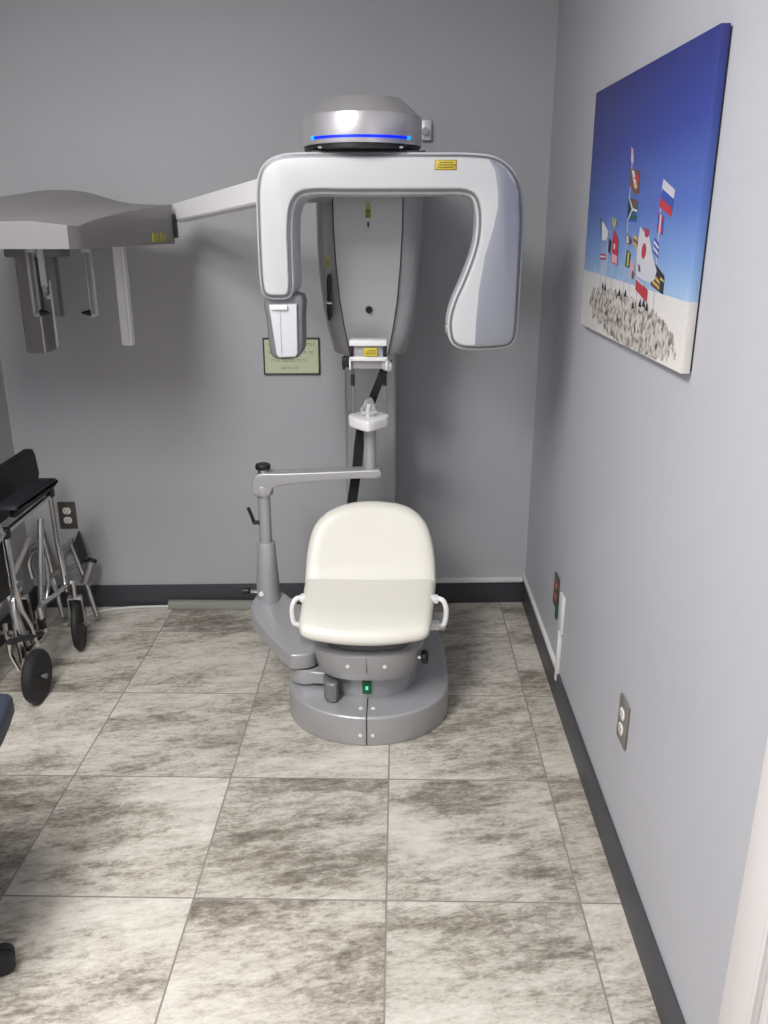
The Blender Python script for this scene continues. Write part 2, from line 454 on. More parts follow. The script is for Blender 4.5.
# seat carrier (silver wedge box under the seat)
def carrier(s):
    pts = []
    for k in range(25):
        a = PI + PI * k / 24
        pts.append((-.092 + .172 * s * math.copysign(abs(math.cos(a)) ** .75, math.cos(a)), 2.36 - .135 * s * abs(math.sin(a)) ** .9))
    pts += [(-.092 + .172 * s, 2.56), (-.092 - .172 * s, 2.56)]
    return pts
bm = B()
ringz = [(.190, .90), (.195, .93), (.24, .985), (.268, 1.03), (.277, 1.025), (.281, .99)]
rg = []
for z, s in ringz: rg.append([bm.verts.new((x, y, z)) for x, y in carrier(s)])
for i in range(len(rg) - 1):
    n = len(rg[0])
    for k in range(n): bm.faces.new((rg[i][k], rg[i][(k + 1) % n], rg[i + 1][(k + 1) % n], rg[i + 1][k]))
bm.faces.new(rg[0]); bm.faces.new(rg[-1])
cr = obj('seat_carrier', bm, 'silver', mc, 40)
obj('seam', box(B(), -.0926, -.0914, 2.2208, 2.30, .225, .282, .0003), 'silver_d', cr)
for x in (-.149, -.036):
    obj('screw', disc(B(), (x, 2.2300, .244), .0062, .006, 'y'), 'white', cr)
bm = B(); tube(bm, [(.045, 2.31, .240), (.085, 2.30, .240)], .007); obj('knob_shaft', bm, 'chrome', cr)
bm = B(); lathe(bm, [(.010, .083), (.022, .086), (.024, .098), (.019, .106), (.006, .106)], (-.008, 2.30, .240), 'x', 14); obj('knob', bm, 'black', cr)
# dark pan under the cushion
bm = B(); prism(bm, resample([(-.20, 2.275), (.02, 2.275), (.05, 2.4), (.05, 2.56), (-.23, 2.56), (-.23, 2.4)], 4), .281, .352, .006, 'z')
obj('seat_mount', bm, 'rimgrey', mc)

# cream seat cushion and backrest
so = []
L_, R_ = [(-.296, 2.56), (-.303, 2.52), (-.300, 2.40), (-.297, 2.30), (-.293, 2.235), (-.287, 2.215)], [(.094, 2.215), (.101, 2.235), (.109, 2.30), (.118, 2.40), (.127, 2.52), (.122, 2.56)]
fr = [(-.27, 2.203), (-.20, 2.189), (-.13, 2.183), (-.06, 2.183), (.01, 2.189), (.078, 2.203)]
so = resample(L_ + fr + R_, 4)
def seat_fn(a, b, t):
    f = max(0, (2.30 - b) / .12); sag = -.006 * math.cos(min(1, abs(a + .088) / .2) * PI / 2)
    z = .417 - .055 * (2.52 - b) - .006 * f - .014 * f * f + sag
    return (a, b, z - .046 * t)
st = obj('seat_cushion', cushion(B(), so, .05, (-.088, 2.36), seat_fn, .022), 'cream', mc, 60)
bo2 = resample([(-.292, .375), (-.302, .39), (-.304, .44), (-.298, .50), (-.286, .548), (-.268, .580), (-.235, .607), (-.19, .626), (-.14, .636), (-.09, .639), (-.04, .637), (.01, .631), (.055, .614), (.088, .586), (.108, .552), (.121, .50), (.128, .44), (.126, .39), (.116, .375)], 3)
def back_fn(a, b, t):
    y = 2.500 + (b - .40) * .50 - .030 * max(0, 1 - (b - .385) / .06) ** 2 + .012 * math.cos(min(1, abs(a + .088) / .21) * PI / 2)
    return (a, y + .05 * t, b - .01 * t)
obj('backrest', cushion(B(), bo2, .05, (-.088, .51), back_fn, .024), 'cream', mc, 60)
# grab handles
for sx, x0 in ((-1, -.298), (1, .122)):
    bm = B()
    w = .030
    tube(bm, [(x0 - sx * .012, 2.40, .395), (x0 + sx * w * .6, 2.385, .397), (x0 + sx * w, 2.378, .382), (x0 + sx * w * 1.12, 2.374, .358), (x0 + sx * w, 2.370, .328), (x0 + sx * w * .7, 2.368, .315), (x0 - sx * .012, 2.375, .312)], .0085, 10, 5)
    hd = obj('grab_handle', bm, 'white', mc, 60)
    obj('handle_mount', box(B(), min(x0 - sx * .03, x0 + sx * .014), max(x0 - sx * .03, x0 + sx * .014), 2.355, 2.39, .302, .326, .006), 'white', hd)
    obj('handle_mount', box(B(), min(x0 - sx * .03, x0 + sx * .010), max(x0 - sx * .03, x0 + sx * .010), 2.378, 2.41, .384, .406, .006), 'white', hd)
bm = B(); box(bm, .118, .158, 2.42, 2.50, .270, .300, .005); obj('side_bracket', bm, 'silver_l', mc)

# swing arm carrying the mast
ao = [(-.500, 2.60), (-.498, 2.56), (-.482, 2.525), (-.35, 2.36), (-.335, 2.345), (-.27, 2.36), (-.252, 2.40), (-.265, 2.47), (-.38, 2.65), (-.41, 2.69), (-.45, 2.705), (-.48, 2.69), (-.496, 2.65)]
bm = B(); prism(bm, resample(ao, 4), .0, .055, .008, 'z')
for v in bm.verts:   # ramps from the collar up to the mast foot
    f = min(1, max(0, (v.co.y - 2.38) / .22)); v.co.z += .164 + .066 * f
arm = obj('swing_arm', bm, 'silver', mc, 40)
bm = B(); lathe(bm, [(.030, .104), (.052, .106), (.055, .110), (.055, .154), (.052, .159), (.036, .159), (.036, .215)], (-.295, 2.405, 0)); obj('arm_collar', bm, 'silver', mc)
bm = B(); lathe(bm, [(.037, .159), (.046, .159), (.046, .170), (.037, .170)], (-.295, 2.405, 0)); obj('pivot_ring', bm, 'black', mc)
# link from collar into the carrier
bm = B(); prism(bm, resample([(-.31, 2.37), (-.24, 2.345), (-.20, 2.36), (-.20, 2.46), (-.28, 2.45)], 4), .112, .155, .006, 'z'); obj('collar_link', bm, 'silver', mc)
MX, MY = -.449, 2.64
bm = B(); lathe(bm, [(.040, .258), (.0405, .29), (.040, .33), (.031, .487), (.029, .491), (.022, .491)], (MX, MY, 0)); lm = obj('lower_mast', bm, 'silver', mc)
obj('mast_bolt', disc(B(), (MX - .018, MY - .036, .312), .0085, .012, 'y'), 'white', lm)
bm = B(); tube(bm, [(MX - .035, MY - .01, .31), (MX - .06, MY - .015, .312)], .006); obj('knob_shaft', bm, 'chrome', lm)
bm = B(); lathe(bm, [(.008, -.088), (.013, -.086), (.013, -.066), (.008, -.06)], (MX, MY - .015, .313), 'x', 12); obj('side_knob', bm, 'black', lm)
bm = B(); lathe(bm, [(.0215, .485), (.0215, .68)], (MX, MY, 0)); um = obj('upper_mast', bm, 'silver', mc)
bm = B(); tube(bm, [(MX - .016, MY - .012, .565), (MX - .036, MY - .014, .565)], .007); tube(bm, [(MX - .034, MY - .014, .562), (MX - .040, MY - .014, .585), (MX - .052, MY - .014, .618)], .006)
obj('clamp_lever', bm, 'black', um)
# horizontal arm: shape in (x,z) extruded in y
ho = [(-.482, .668), (-.484, .700), (-.478, .722), (-.468, .735), (-.44, .741), (-.41, .741), (-.25, .747), (-.08, .755), (-.060, .755), (-.053, .747), (-.055, .733), (-.065, .727), (-.15, .724), (-.28, .712), (-.38, .700), (-.41, .690), (-.420, .676), (-.424, .668)]
bm = B(); prism(bm, resample(ho, 4), 2.612, 2.668, .006, 'y'); ha = obj('support_arm', bm, 'silver', mc, 50)
bm = B(); lathe(bm, [(.031, .662), (.033, .668), (.031, .690), (.026, .70)], (MX, MY, 0)); obj('arm_hub', bm, 'silver', ha)
bm = B(); lathe(bm, [(.019, .735), (.019, .748)], (MX + .002, MY, 0)); obj('hub_neck', bm, 'chrome', ha)
bm = B(); lathe(bm, [(.016, .747), (.025, .750), (.026, .762), (.022, .767), (.01, .768)], (MX + .002, MY, 0), 'z', 16); obj('top_knob', bm, 'black', ha)
bm = B(); lathe(bm, [(.0205, .745), (.0205, .905)], (-.091, 2.64, 0)); obj('chin_post', bm, 'silver', mc)
# chin rest tray: shallow V-shaped tray
ct = [(-.158, 2.655), (-.156, 2.610), (-.15, 2.598), (-.10, 2.538), (-.088, 2.538), (-.040, 2.598), (-.033, 2.610), (-.031, 2.655), (-.06, 2.69), (-.13, 2.69)]
bm = B(); prism(bm, resample(ct, 3), .900, .934, .006, 'z'); cr_ = obj('chin_rest', bm, 'white', mc, 50)
bm = B(); tube(bm, [(-.094, 2.60, .93), (-.096, 2.60, .955), (-.092, 2.602, .975)], .007, 10); obj('bite_block', bm, 'silver_l', cr_)
# rods linking the tray with the head support
for x in (-.146, -.043):
    bm = B(); box(bm, x - .0055, x + .0055, 2.655, 2.667, .93, 1.11, .002); rd = obj('guide_rod', bm, 'silver_d', mc)
    bm = B(); box(bm, x - .0065, x + .0065, 2.652, 2.670, 1.025, 1.062, .002); obj('rod_sleeve', bm, 'black', rd)
# head support (white bracket below the carriage)
bm = B(); box(bm, -.153, -.036, 2.60, 2.66, 1.158, 1.176, .003); hs = obj('head_support', bm, 'white', mc)
for x in (-.147, -.042):
    obj('support_post', box(B(), x - .006, x + .006, 2.61, 2.63, 1.122, 1.158, .001), 'black', hs)
bm = B(); box(bm, -.153, -.034, 2.60, 2.65, 1.112, 1.124, .002); box(bm, -.154, -.148, 2.60, 2.62, 1.085, 1.12, .001); box(bm, -.040, -.034, 2.60, 2.62, 1.085, 1.12, .001); obj('support_rail', bm, 'white', hs)
obj('support_plate', box(B(), -.146, -.042, 2.618, 2.64, 1.086, 1.158, .001), 'silver', hs)
lb = obj('yellow_label', box(B(), -.108, -.066, 2.607, 2.6095, 1.126, 1.152, .0005), 'yellow', hs)
bm = B()
for k in range(3): box(bm, -.104 + .004 * k, -.07, 2.6062, 2.6068, 1.133 + k * .0055, 1.1345 + k * .0055)
obj('label_text', bm, 'ink', lb)
bm = B(); box(bm, -.178, -.152, 2.62, 2.66, 1.088, 1.120, .004); tube(bm, [(-.172, 2.62, 1.10), (-.172, 2.62, 1.082)], .004); obj('side_clamp', bm, 'black', hs)

# floor-standing column behind
colm = obj('column', box(B(), -.193, -.006, 2.97, 3.19, .0, 1.80, .012, 3), 'silver', mc)
bm = B(); box(bm, -.15, -.05, 3.17, 3.205, 1.4, 1.7, .004); obj('wall_mount', bm, 'silver', mc)
for x in (-.1885, -.0105):
    pass
# carriage: centre panel and two side wings (lofted in z)
cw = [(1.106, .110, .046), (1.111, .122, .042), (1.173, .139, .033), (1.254, .154, .02), (1.34, .163, .010), (1.44, .168, .0), (1.54, .169, 0), (1.62, .169, 0), (1.70, .167, 0)]
def carriage_ring(w, y0, yb=2.97, e=.05):
    c = -.0945
    return [(c - w, yb), (c - w, y0 + e + .02), (c - w + .012, y0 + e * .55), (c - w + .035, y0 + e * .28), (c - w * .55, y0 + .006), (c - w * .2, y0), (c + w * .2, y0), (c + w * .55, y0 + .006), (c + w - .035, y0 + e * .28), (c + w - .012, y0 + e * .55), (c + w, y0 + e + .02), (c + w, yb)]
bm = B(); rg = []
for z, w, dy in cw:
    rg.append([bm.verts.new((x, y, z)) for x, y in carriage_ring(w, 2.725 + dy)])
n = len(rg[0])
for i in range(len(rg) - 1):
    for k in range(n): bm.faces.new((rg[i][k], rg[i][(k + 1) % n], rg[i + 1][(k + 1) % n], rg[i + 1][k]))
bm.faces.new(rg[0]); bm.faces.new(rg[-1])
ca = obj('carriage_housing', bm, 'silver', mc, 50)
# centre panel, raised, bounded by dark seams
def cpanel(dx, y_off, mname, name, parent):
    bm = B(); rg = []
    rows = [(1.107, .060), (1.20, .078), (1.292, .091), (1.40, .100), (1.505, .1055), (1.60, .1065), (1.70, .1065)]
    for z, w in rows:
        w += dx; dy = .0
        for a, b in zip(cw, cw[1:]):
            if a[0] <= z <= b[0]:
                t = (z - a[0]) / (b[0] - a[0]); dy = a[2] + (b[2] - a[2]) * t
        yy = 2.725 + dy + y_off
        rg.append([bm.verts.new(p) for p in ((-.0965 - w, yy + .03, z), (-.0965 - w, yy + .001, z), (-.0965 - w * .5, yy - .0025, z), (-.0965, yy - .0035, z), (-.0965 + w * .5, yy - .0025, z), (-.0965 + w, yy + .001, z), (-.0965 + w, yy + .03, z))])
    n = 7
    for i in range(len(rg) - 1):
        for k in range(n): bm.faces.new((rg[i][k], rg[i][(k + 1) % n], rg[i + 1][(k + 1) % n], rg[i + 1][k]))
    bm.faces.new(rg[0]); bm.faces.new(rg[-1])
    return obj(name, bm, mname, parent, 40)
cpanel(.0045, -.004, 'groove', 'panel_seam', ca)
cp = cpanel(0, -.007, 'panelm', 'centre_panel', mc)
obj('sensor_eye', disc(B(), (-.095, 2.728, 1.257), .011, .006, 'y', 24), 'hatch', cp)
l1 = obj('yellow_label', box(B(), -.104, -.087, 2.7105, 2.7135, 1.535, 1.562, .0004), 'ygreen', cp)
bm = B(); v = [bm.verts.new(p) for p in ((-.105, 2.712, 1.566), (-.086, 2.712, 1.566), (-.0955, 2.712, 1.584))]; bm.faces.new(v); obj('warning_triangle', bm, 'ygreen', l1)
bm = B()
for k in range(4): box(bm, -.101, -.090, 2.7095, 2.7103, 1.539 + .006 * k, 1.5415 + .006 * k)
obj('label_text', bm, 'ink', l1)
obj('indicator_slot', box(B(), -.0985, -.0925, 2.7105, 2.7135, 1.508, 1.524, .001), 'groove', cp)
# slot with slider on the left wing
sl = obj('height_slot', prism(B(), resample([(-.2275, 1.36), (-.2215, 1.368), (-.2155, 1.36), (-.2155, 1.30), (-.2165, 1.23), (-.2225, 1.222), (-.2285, 1.23), (-.2285, 1.30)], 3), 2.722, 2.76, .001, 'y'), 'hatch', ca)
bm = B(); tube(bm, [(-.222, 2.715, 1.279), (-.222, 2.74, 1.279)], .004); tube(bm, [(-.232, 2.716, 1.281), (-.212, 2.716, 1.278)], .003); obj('slider', bm, 'silver_l', sl)
l2 = obj('yellow_label', box(B(), -.231, -.218, 2.7265, 2.7285, 1.385, 1.412, .0004), 'ygreen', ca)
bm = B(); v = [bm.verts.new(p) for p in ((-.232, 2.727, 1.414), (-.216, 2.727, 1.414), (-.224, 2.727, 1.430))]; bm.faces.new(v); obj('warning_triangle', bm, 'ygreen', l2)
bm = B()
for k in range(3): box(bm, -.229, -.220, 2.7257, 2.7263, 1.39 + .007 * k, 1.3925 + .007 * k)
obj('label_text', bm, 'ink', l2)
# overhead cantilever from column to rotation housing
obj('overhead_beam', box(B(), -.19, .005, 2.50, 3.10, 1.705, 1.79, .015, 3), 'silver', mc)

# rotation housing (round cap) with light bar
c0 = (-.103, 2.50, 0)
lobe = []
bm = B(); lathe(bm, [(.150, 1.703), (.160, 1.706), (.160, 1.714), (.150, 1.716)], c0, seg=64); obj('housing_base', bm, 'black', mc)
bm = B(); lathe(bm, [(.155, 1.714), (.163, 1.716), (.1645, 1.722), (.1645, 1.782), (.162, 1.790), (.156, 1.795), (.112, 1.832), (.106, 1.8355), (.098, 1.8365)], c0, seg=72); cap = obj('rotation_housing', bm, 'capm', mc, 30)
def arc_strip(bm, a0, a1, r, z0, z1, t, seg):
    rings = []
    for k in range(seg + 1):
        a = math.radians(a0 + (a1 - a0) * k / seg)
        c, s = math.cos(a), math.sin(a)
        rings.append([bm.verts.new((c0[0] + c * rr, c0[1] + s * rr, z)) for rr, z in ((r, z0), (r + t, z0), (r + t, z1), (r, z1))])
    for i in range(seg):
        for k in range(4): bm.faces.new((rings[i][k], rings[i][(k + 1) % 4], rings[i + 1][(k + 1) % 4], rings[i + 1][k]))
    bm.faces.new(rings[0]); bm.faces.new(rings[-1]); return bm
lbm = obj('light_bar', arc_strip(B(), 222, 318, .163, 1.7272, 1.7340, .0028, 40), 'blue', cap)
obj('light_tip', arc_strip(B(), 217, 222, .163, 1.7265, 1.7347, .003, 6), 'cyan', lbm)
obj('light_tip', arc_strip(B(), 318, 323, .163, 1.7265, 1.7347, .003, 6), 'cyan', lbm)
for x in (-.21, .005): obj('cap_screw', box(B(), x - .005, x + .005, 2.375, 2.385, 1.704, 1.709), 'chrome', cap)

# rotating C-arm
outer = [(-.372, 1.3185), (-.383, 1.329), (-.388, 1.347), (-.391, 1.40), (-.391, 1.463), (-.390, 1.54), (-.388, 1.603), (-.378, 1.648), (-.356, 1.676), (-.319, 1.692), (-.257, 1.697), (-.15, 1.697), (-.039, 1.697), (.08, 1.696), (.188, 1.695), (.25, 1.688), (.292, 1.666), (.325, 1.622), (.338, 1.554), (.341, 1.49), (.341, 1.40), (.340, 1.319), (.339, 1.240), (.334, 1.205), (.316, 1.184), (.283, 1.177), (.216, 1.174), (.175, 1.178), (.150, 1.195), (.140, 1.225), (.139, 1.262), (.150, 1.308), (.180, 1.381), (.204, 1.453), (.211, 1.504), (.208, 1.552), (.197, 1.580), (.175, 1.590), (.10, 1.591), (-.029, 1.591), (-.15, 1.591), (-.234, 1.591), (-.266, 1.584), (-.284, 1.559), (-.292, 1.504), (-.293, 1.44), (-.293, 1.39), (-.294, 1.350), (-.2985, 1.330), (-.308, 1.3185), (-.322, 1.3145), (-.34, 1.314), (-.358, 1.3145)]
oo = resample(outer, 4)
bm = prism(B(), oo, 2.392, 2.600, .010, 'y', 5)
for v in bm.verts:      # the detector leg is slimmer front to back than the tube leg
    if v.co.y > 2.45: v.co.y -= .095 * min(1, max(0, (v.co.x - .03) / .10))
ga = obj('rotating_arm', bm, 'silver_l', mc, 50)
ii = inset(oo, .0055)
bm = B(); prism(bm, ii, 2.3885, 2.41, .002, 'y', 2); obj('panel_seam', bm, 'rimgrey', ga)
# front panel split into a light face and a bluish detector face
i2 = inset(oo, .0125)
bm = B(); prism(bm, i2, 2.3800, 2.40, .0075, 'y', 4)
# gentle roll towards the top edge
fp = obj('front_panel', bm, 'arm_white', ga, 60)
split = [(.236, 1.679), (.255, 1.650), (.264, 1.60), (.266, 1.56), (.257, 1.510), (.236, 1.433), (.223, 1.34), (.218, 1.255), (.217, 1.192)]
right = [(.240, 1.1915), (.283, 1.1935), (.308, 1.199), (.320, 1.213), (.3225, 1.24), (.324, 1.319), (.3245, 1.40), (.3245, 1.49), (.3215, 1.552), (.310, 1.613), (.282, 1.653), (.25, 1.674)]
bm = B(); prism(bm, split + right, 2.3768, 2.384, .0012, 'y', 2); obj('detector_panel', bm, 'silver_b', ga)
# tiny window on the inner side of detector arm
bm = B(); box(bm, .134, .139, 2.40, 2.42, 1.222, 1.245, .001); obj('side_latch', bm, 'silver', ga)
obj('top_strip', box(B(), -.235, .07, 2.40, 2.58, 1.6965, 1.701, .001), 'groove', ga)
obj('vent_notch', box(B(), -.246, -.222, 2.389, 2.40, 1.687, 1.692, .0005), 'hatch', ga)
bm = B(); prism(bm, resample([(-.272, 1.578), (-.24, 1.5895), (-.10, 1.5895), (.10, 1.5895), (.172, 1.5885), (.19, 1.578), (.172, 1.586), (.10, 1.5870), (-.10, 1.5870), (-.24, 1.587)], 2), 2.386, 2.41, 0, 'y'); bm.free()
l3 = obj('yellow_label', box(B(), .094, .152, 2.3782, 2.3802, 1.651, 1.676, .0005), 'orange', ga)
obj('label_face', box(B(), .096, .150, 2.3776, 2.3783, 1.653, 1.674, .0002), 'yellow', l3)
bm = B()
for r_ in range(3):
    x = .098 + (.004 if r_ else .008)
    while x < .143:
        w = random.uniform(.003, .008); box(bm, x, x + w, 2.3770, 2.3776, 1.668 - r_ * .006, 1.6705 - r_ * .006); x += w + .0015
obj('label_text', bm, 'ink', l3)
# x-ray tube head below the left leg
to = [(-.380, 1.318), (-.276, 1.324), (-.274, 1.26), (-.276, 1.182), (-.282, 1.160), (-.296, 1.147), (-.355, 1.145), (-.368, 1.155), (-.374, 1.182), (-.378, 1.25)]
th = obj('tube_head', prism(B(), resample(to, 3), 2.415, 2.52, .010, 'y'), 'silver_d', mc, 50)
bm = B(); prism(bm, [(-.368, 1.300), (-.288, 1.302), (-.290, 1.163), (-.297, 1.153), (-.345, 1.151), (-.352, 1.159)], 2.402, 2.42, .004, 'y'); fpn = obj('face_panel', bm, 'silver_l', th)
obj('panel_seam', box(B(), -.3365, -.3350, 2.4005, 2.404, 1.160, 1.285), 'silver', fpn)
bm = B(); box(bm, -.362, -.313, 2.392, 2.41, 1.285, 1.300, .005); obj('latch', bm, 'white', th)

# cephalometric attachment
bm = B()
a0, a1, b0, b1 = Vector((-.40, 2.55, 1.642)), Vector((-.785, 2.985, 1.580)), Vector((-.40, 2.55, 1.575)), Vector((-.785, 2.985, 1.525))
off = Vector((.045, .040, 0))
vs = [bm.verts.new(p) for p in (a0, a1, b1, b0)] + [bm.verts.new(p + off) for p in (a0, a1, b1, b0)]
for f in ((0, 1, 2, 3), (7, 6, 5, 4), (0, 4, 5, 1), (1, 5, 6, 2), (2, 6, 7, 3), (3, 7, 4, 0)): bm.faces.new([vs[i] for i in f])
bmesh.ops.bevel(bm, geom=list(bm.edges), offset=.004, segments=2, affect='EDGES')
obj('side_boom', bm, 'white', mc)
bm = B(); tube(bm, [(-.36, 2.60, 1.60), (-.18, 2.78, 1.61)], .028); obj('boom_root', bm, 'silver', mc)
# hood: grid surface height(x,y), flat underside
bm = B()
X0, X1, Y0, Y1 = -1.40, -.785, 2.10, 2.93
nx, ny = 36, 26
def hood_z(u, v):     # u 0..1 left->right, v 0..1 front->back
    x = X0 + (X1 - X0) * u
    ridge = math.exp(-(abs(x + 1.135) / .165) ** 3)
    s = v ** .8
    z = 1.520 + s * (.060 + .046 * ridge) - .012 * max(0, (x + .88) / .1) * (1 - v) ** 3
    return z
top, botm = [], []
for j in range(ny + 1):
    v = j / ny; rt, rb = [], []
    for i in range(nx + 1):
        u = i / nx
        # rounded front corners in plan
        x = X0 + (X1 - X0) * u; y = Y0 + (Y1 - Y0) * v
        e = max(0, abs(u - .5) * 2 - .93) / .07
        y = y + (.035 * e * e) * (1 - v)
        xr = x + (.028 * v if u > .5 else 0) * (u - .5) * 2
        rt.append(bm.verts.new((xr, y, hood_z(u, v)))); rb.append(bm.verts.new((xr, y, 1.456)))
    top.append(rt); botm.append(rb)
for j in range(ny):
    for i in range(nx):
        bm.faces.new((top[j][i], top[j][i + 1], top[j + 1][i + 1], top[j + 1][i])); bm.faces.new((botm[j][i], botm[j + 1][i], botm[j + 1][i + 1], botm[j][i + 1]))
for i in range(nx):
    bm.faces.new((top[0][i], botm[0][i], botm[0][i + 1], top[0][i + 1])); bm.faces.new((top[ny][i], top[ny][i + 1], botm[ny][i + 1], botm[ny][i]))
for j in range(ny):
    bm.faces.new((top[j][0], top[j + 1][0], botm[j + 1][0], botm[j][0])); bm.faces.new((top[j][nx], botm[j][nx], botm[j + 1][nx], top[j + 1][nx]))
es = [e for e in bm.edges if e.calc_face_angle(0) > math.radians(50)]
bmesh.ops.bevel(bm, geom=es, offset=.010, segments=3, affect='EDGES')
hd = obj('side_hood', bm, 'ceph', mc, 50)
for y in (2.690, 2.775):
    obj('yellow_label', box(B(), -.7655, -.7600, y, y + .062, 1.464, 1.491, .0005), 'ygreen', hd)
bm = B(); box(bm, -.758, -.752, 2.925, 2.965, 1.475, 1.55, .001); obj('hinge_plate', bm, 'black', hd)
# parts hanging from the hood
bm = B(); box(bm, -.930, -.893, 2.80, 2.835, 1.132, 1.458, .004); fh = obj('sensor_bar', bm, 'white', mc)
bm = B(); box(bm, -.904, -.901, 2.797, 2.801, 1.14, 1.45, .001); obj('bar_ridge', bm, 'silver_l', fh)
for x, sx in ((-.942, -1), (-1.112, 1)):
    bm = B(); box(bm, x - .014, x + .014, 2.593, 2.611, 1.435, 1.4565, .002); box(bm, x - .012 * sx - .005, x - .012 * sx + .005, 2.597, 2.607, 1.25, 1.445, .002); box(bm, x + .006 * sx - .0015, x + .006 * sx + .0015, 2.597, 2.607, 1.25, 1.445, .0005); box(bm, x - .014, x + .010, 2.597, 2.607, 1.245, 1.258, .002); er = obj('ear_rod', bm, 'silver', mc, recalc=True)
    bm = B(); lathe(bm, [(.011, 0), (.008, .012 * sx), (.003, .030 * sx)], (x + sx * .006, 2.602, 1.258), 'x', 12); obj('ear_plug', bm, 'black', er)
bm = B(); box(bm, -1.128, -1.110, 2.68, 2.695, 1.33, 1.458, .003); tube(bm, [(-1.119, 2.688, 1.34), (-1.112, 2.67, 1.31), (-1.095, 2.65, 1.300), (-1.085, 2.65, 1.31)], .006, 8, 3); obj('nose_rest', bm, 'silver_l', mc)
bm = B(); prism(bm, [(-1.282, 2.93), (-1.280, 2.86), (-1.270, 2.845), (-1.210, 2.84), (-1.206, 2.86), (-1.206, 2.93)], 1.100, 1.458, .004, 'z'); cs = obj('sensor_box', bm, 'ceph', mc)
bm = B(); box(bm, -1.30, -1.115, 2.83, 2.925, 1.415, 1.458, .004); obj('box_mount', bm, 'silver_d', cs)
bm = B(); box(bm, -1.2095, -1.2055, 2.834, 2.842, 1.102, 1.40, .001); obj('box_edge', bm, 'silver_l', cs)
bm = B(); box(bm, -1.204, -1.150, 2.86, 2.90, 1.22, 1.456, .003); fl = obj('filter_panel', bm, 'silver_d', mc)
bm = B(); box(bm, -1.172, -1.166, 2.852, 2.860, 1.120, 1.34, .001); obj('panel_edge', bm, 'silver_l', fl)

# ------------------------------------------------------------------ strap and clear film
bm = B()
def ribbon(bm, pts, w, t=.002):
    rings = []
    for (p, wd) in pts:
        p = Vector(p); wd = Vector(wd).normalized() * (w / 2); nn = Vector((0, 1, 0)) * t
        rings.append([bm.verts.new(q) for q in (p - wd - nn, p + wd - nn, p + wd + nn, p - wd + nn)])
    for a, b in zip(rings, rings[1:]):
        for k in range(4): bm.faces.new((a[k], a[(k + 1) % 4], b[(k + 1) % 4], b[k]))
    bm.faces.new(rings[0]); bm.faces.new(rings[-1])
ribbon(bm, [((-.036, 2.648, 1.105), (1, 0, .3)), ((-.046, 2.645, 1.075), (1, 0, .35)), ((-.060, 2.648, 1.04), (1, 0, .35)), ((-.078, 2.655, .995), (1, 0, .35)), ((-.090, 2.68, .96), (1, 0, .3)), ((-.105, 2.71, .935), (1, 0, .3)), ((-.122, 2.715, .88), (1, 0, .25)), ((-.130, 2.712, .82), (1, 0, .1)), ((-.136, 2.708, .75), (1, 0, .12)), ((-.148, 2.70, .67), (1, 0, .08)), ((-.158, 2.69, .60), (1, 0, .08)), ((-.165, 2.66, .50), (1, 0, .08))], .034)
tag(obj('strap', bm, 'strap', origin=(-.11, 2.66, .5), ang=60), 'black webbing strap hanging down past the white chin rest behind the cream seat', 'strap')
bm = B()
bmesh.ops.create_icosphere(bm, subdivisions=3, radius=1)
for v in bm.verts:
    d = v.co.normalized(); k = 1 + .22 * math.sin(d.x * 4 + d.z * 3) * math.cos(d.y * 4 + d.z * 3)
    v.co = Vector((-.093 + d.x * .018 * k * (1.2 - .6 * d.z), 2.602 + d.y * .014 * k, .966 + d.z * .030 * k))
tag(obj('clear_plastic_cover', bm, 'film', origin=(-.093, 2.602, .934), ang=12), 'crumpled clear plastic sleeve over the bite post on the white chin rest', 'plastic cover')
bm = B()
bmesh.ops.create_icosphere(bm, subdivisions=3, radius=1)
for v in bm.verts:
    d = v.co.normalized(); k = 1 + .25 * math.sin(d.x * 4 + d.z * 4) * math.cos(d.y * 4 + d.z * 3)
    v.co = Vector((-.034 + d.x * .016 * k, 2.585 + d.y * .010 * k, 1.098 + d.z * .016 * k))
tag(obj('clear_plastic_cover', bm, 'film', origin=(-.04, 2.585, 1.08), ang=12), 'clear plastic sleeve around the right end of the white head support rail', 'plastic cover')

# ------------------------------------------------------------------ wall items
sg = thing('warning_sign', 'small pale green printed sign in a dark frame on the back wall', 'sign', (-.409, wy(-.409), .973))
bm = B(); SX0, SX1, SZ0, SZ1 = -.5165, -.3015, .973, 1.112
SY = wy(-.409) - 3.235
for q in ((SX0, SX1, SZ0, SZ0 + .005), (SX0, SX1, SZ1 - .005, SZ1), (SX0, SX0 + .005, SZ0, SZ1), (SX1 - .005, SX1, SZ0, SZ1)): box(bm, q[0], q[1], SY + 3.223, SY + 3.2345, q[2], q[3], .001)
obj('sign_frame', bm, 'frame', sg)
pl = obj('sign_panel', box(B(), SX0 + .003, SX1 - .003, SY + 3.227, SY + 3.2343, SZ0 + .003, SZ1 - .003), 'signg', sg)
for z, xa, xb in ((1.087, -.495, -.318), (1.058, -.495, -.322), (1.027, -.486, -.346), (.998, -.449, -.376)):
    bm = B(); x = xa
    while x < xb:
        ww = random.uniform(.010, .026); xe = min(x + ww, xb)
        y = x
        while y < xe - .002:     # small letter-like strokes, too blurred in the photo to read
            k = random.choice((0, 1, 2))
            box(bm, y, y + .0016, SY + 3.2262, SY + 3.2272, z - .005, z + .005)
            if k: box(bm, y, y + .0045, SY + 3.2262, SY + 3.2272, z + (.003 if k == 1 else -.005), z + (.005 if k == 1 else -.003))
            y += .0062
        x = xe + .006
    obj('text_line', bm, 'inkg', pl)
sg.rotation_euler.z = math.atan(.0443)

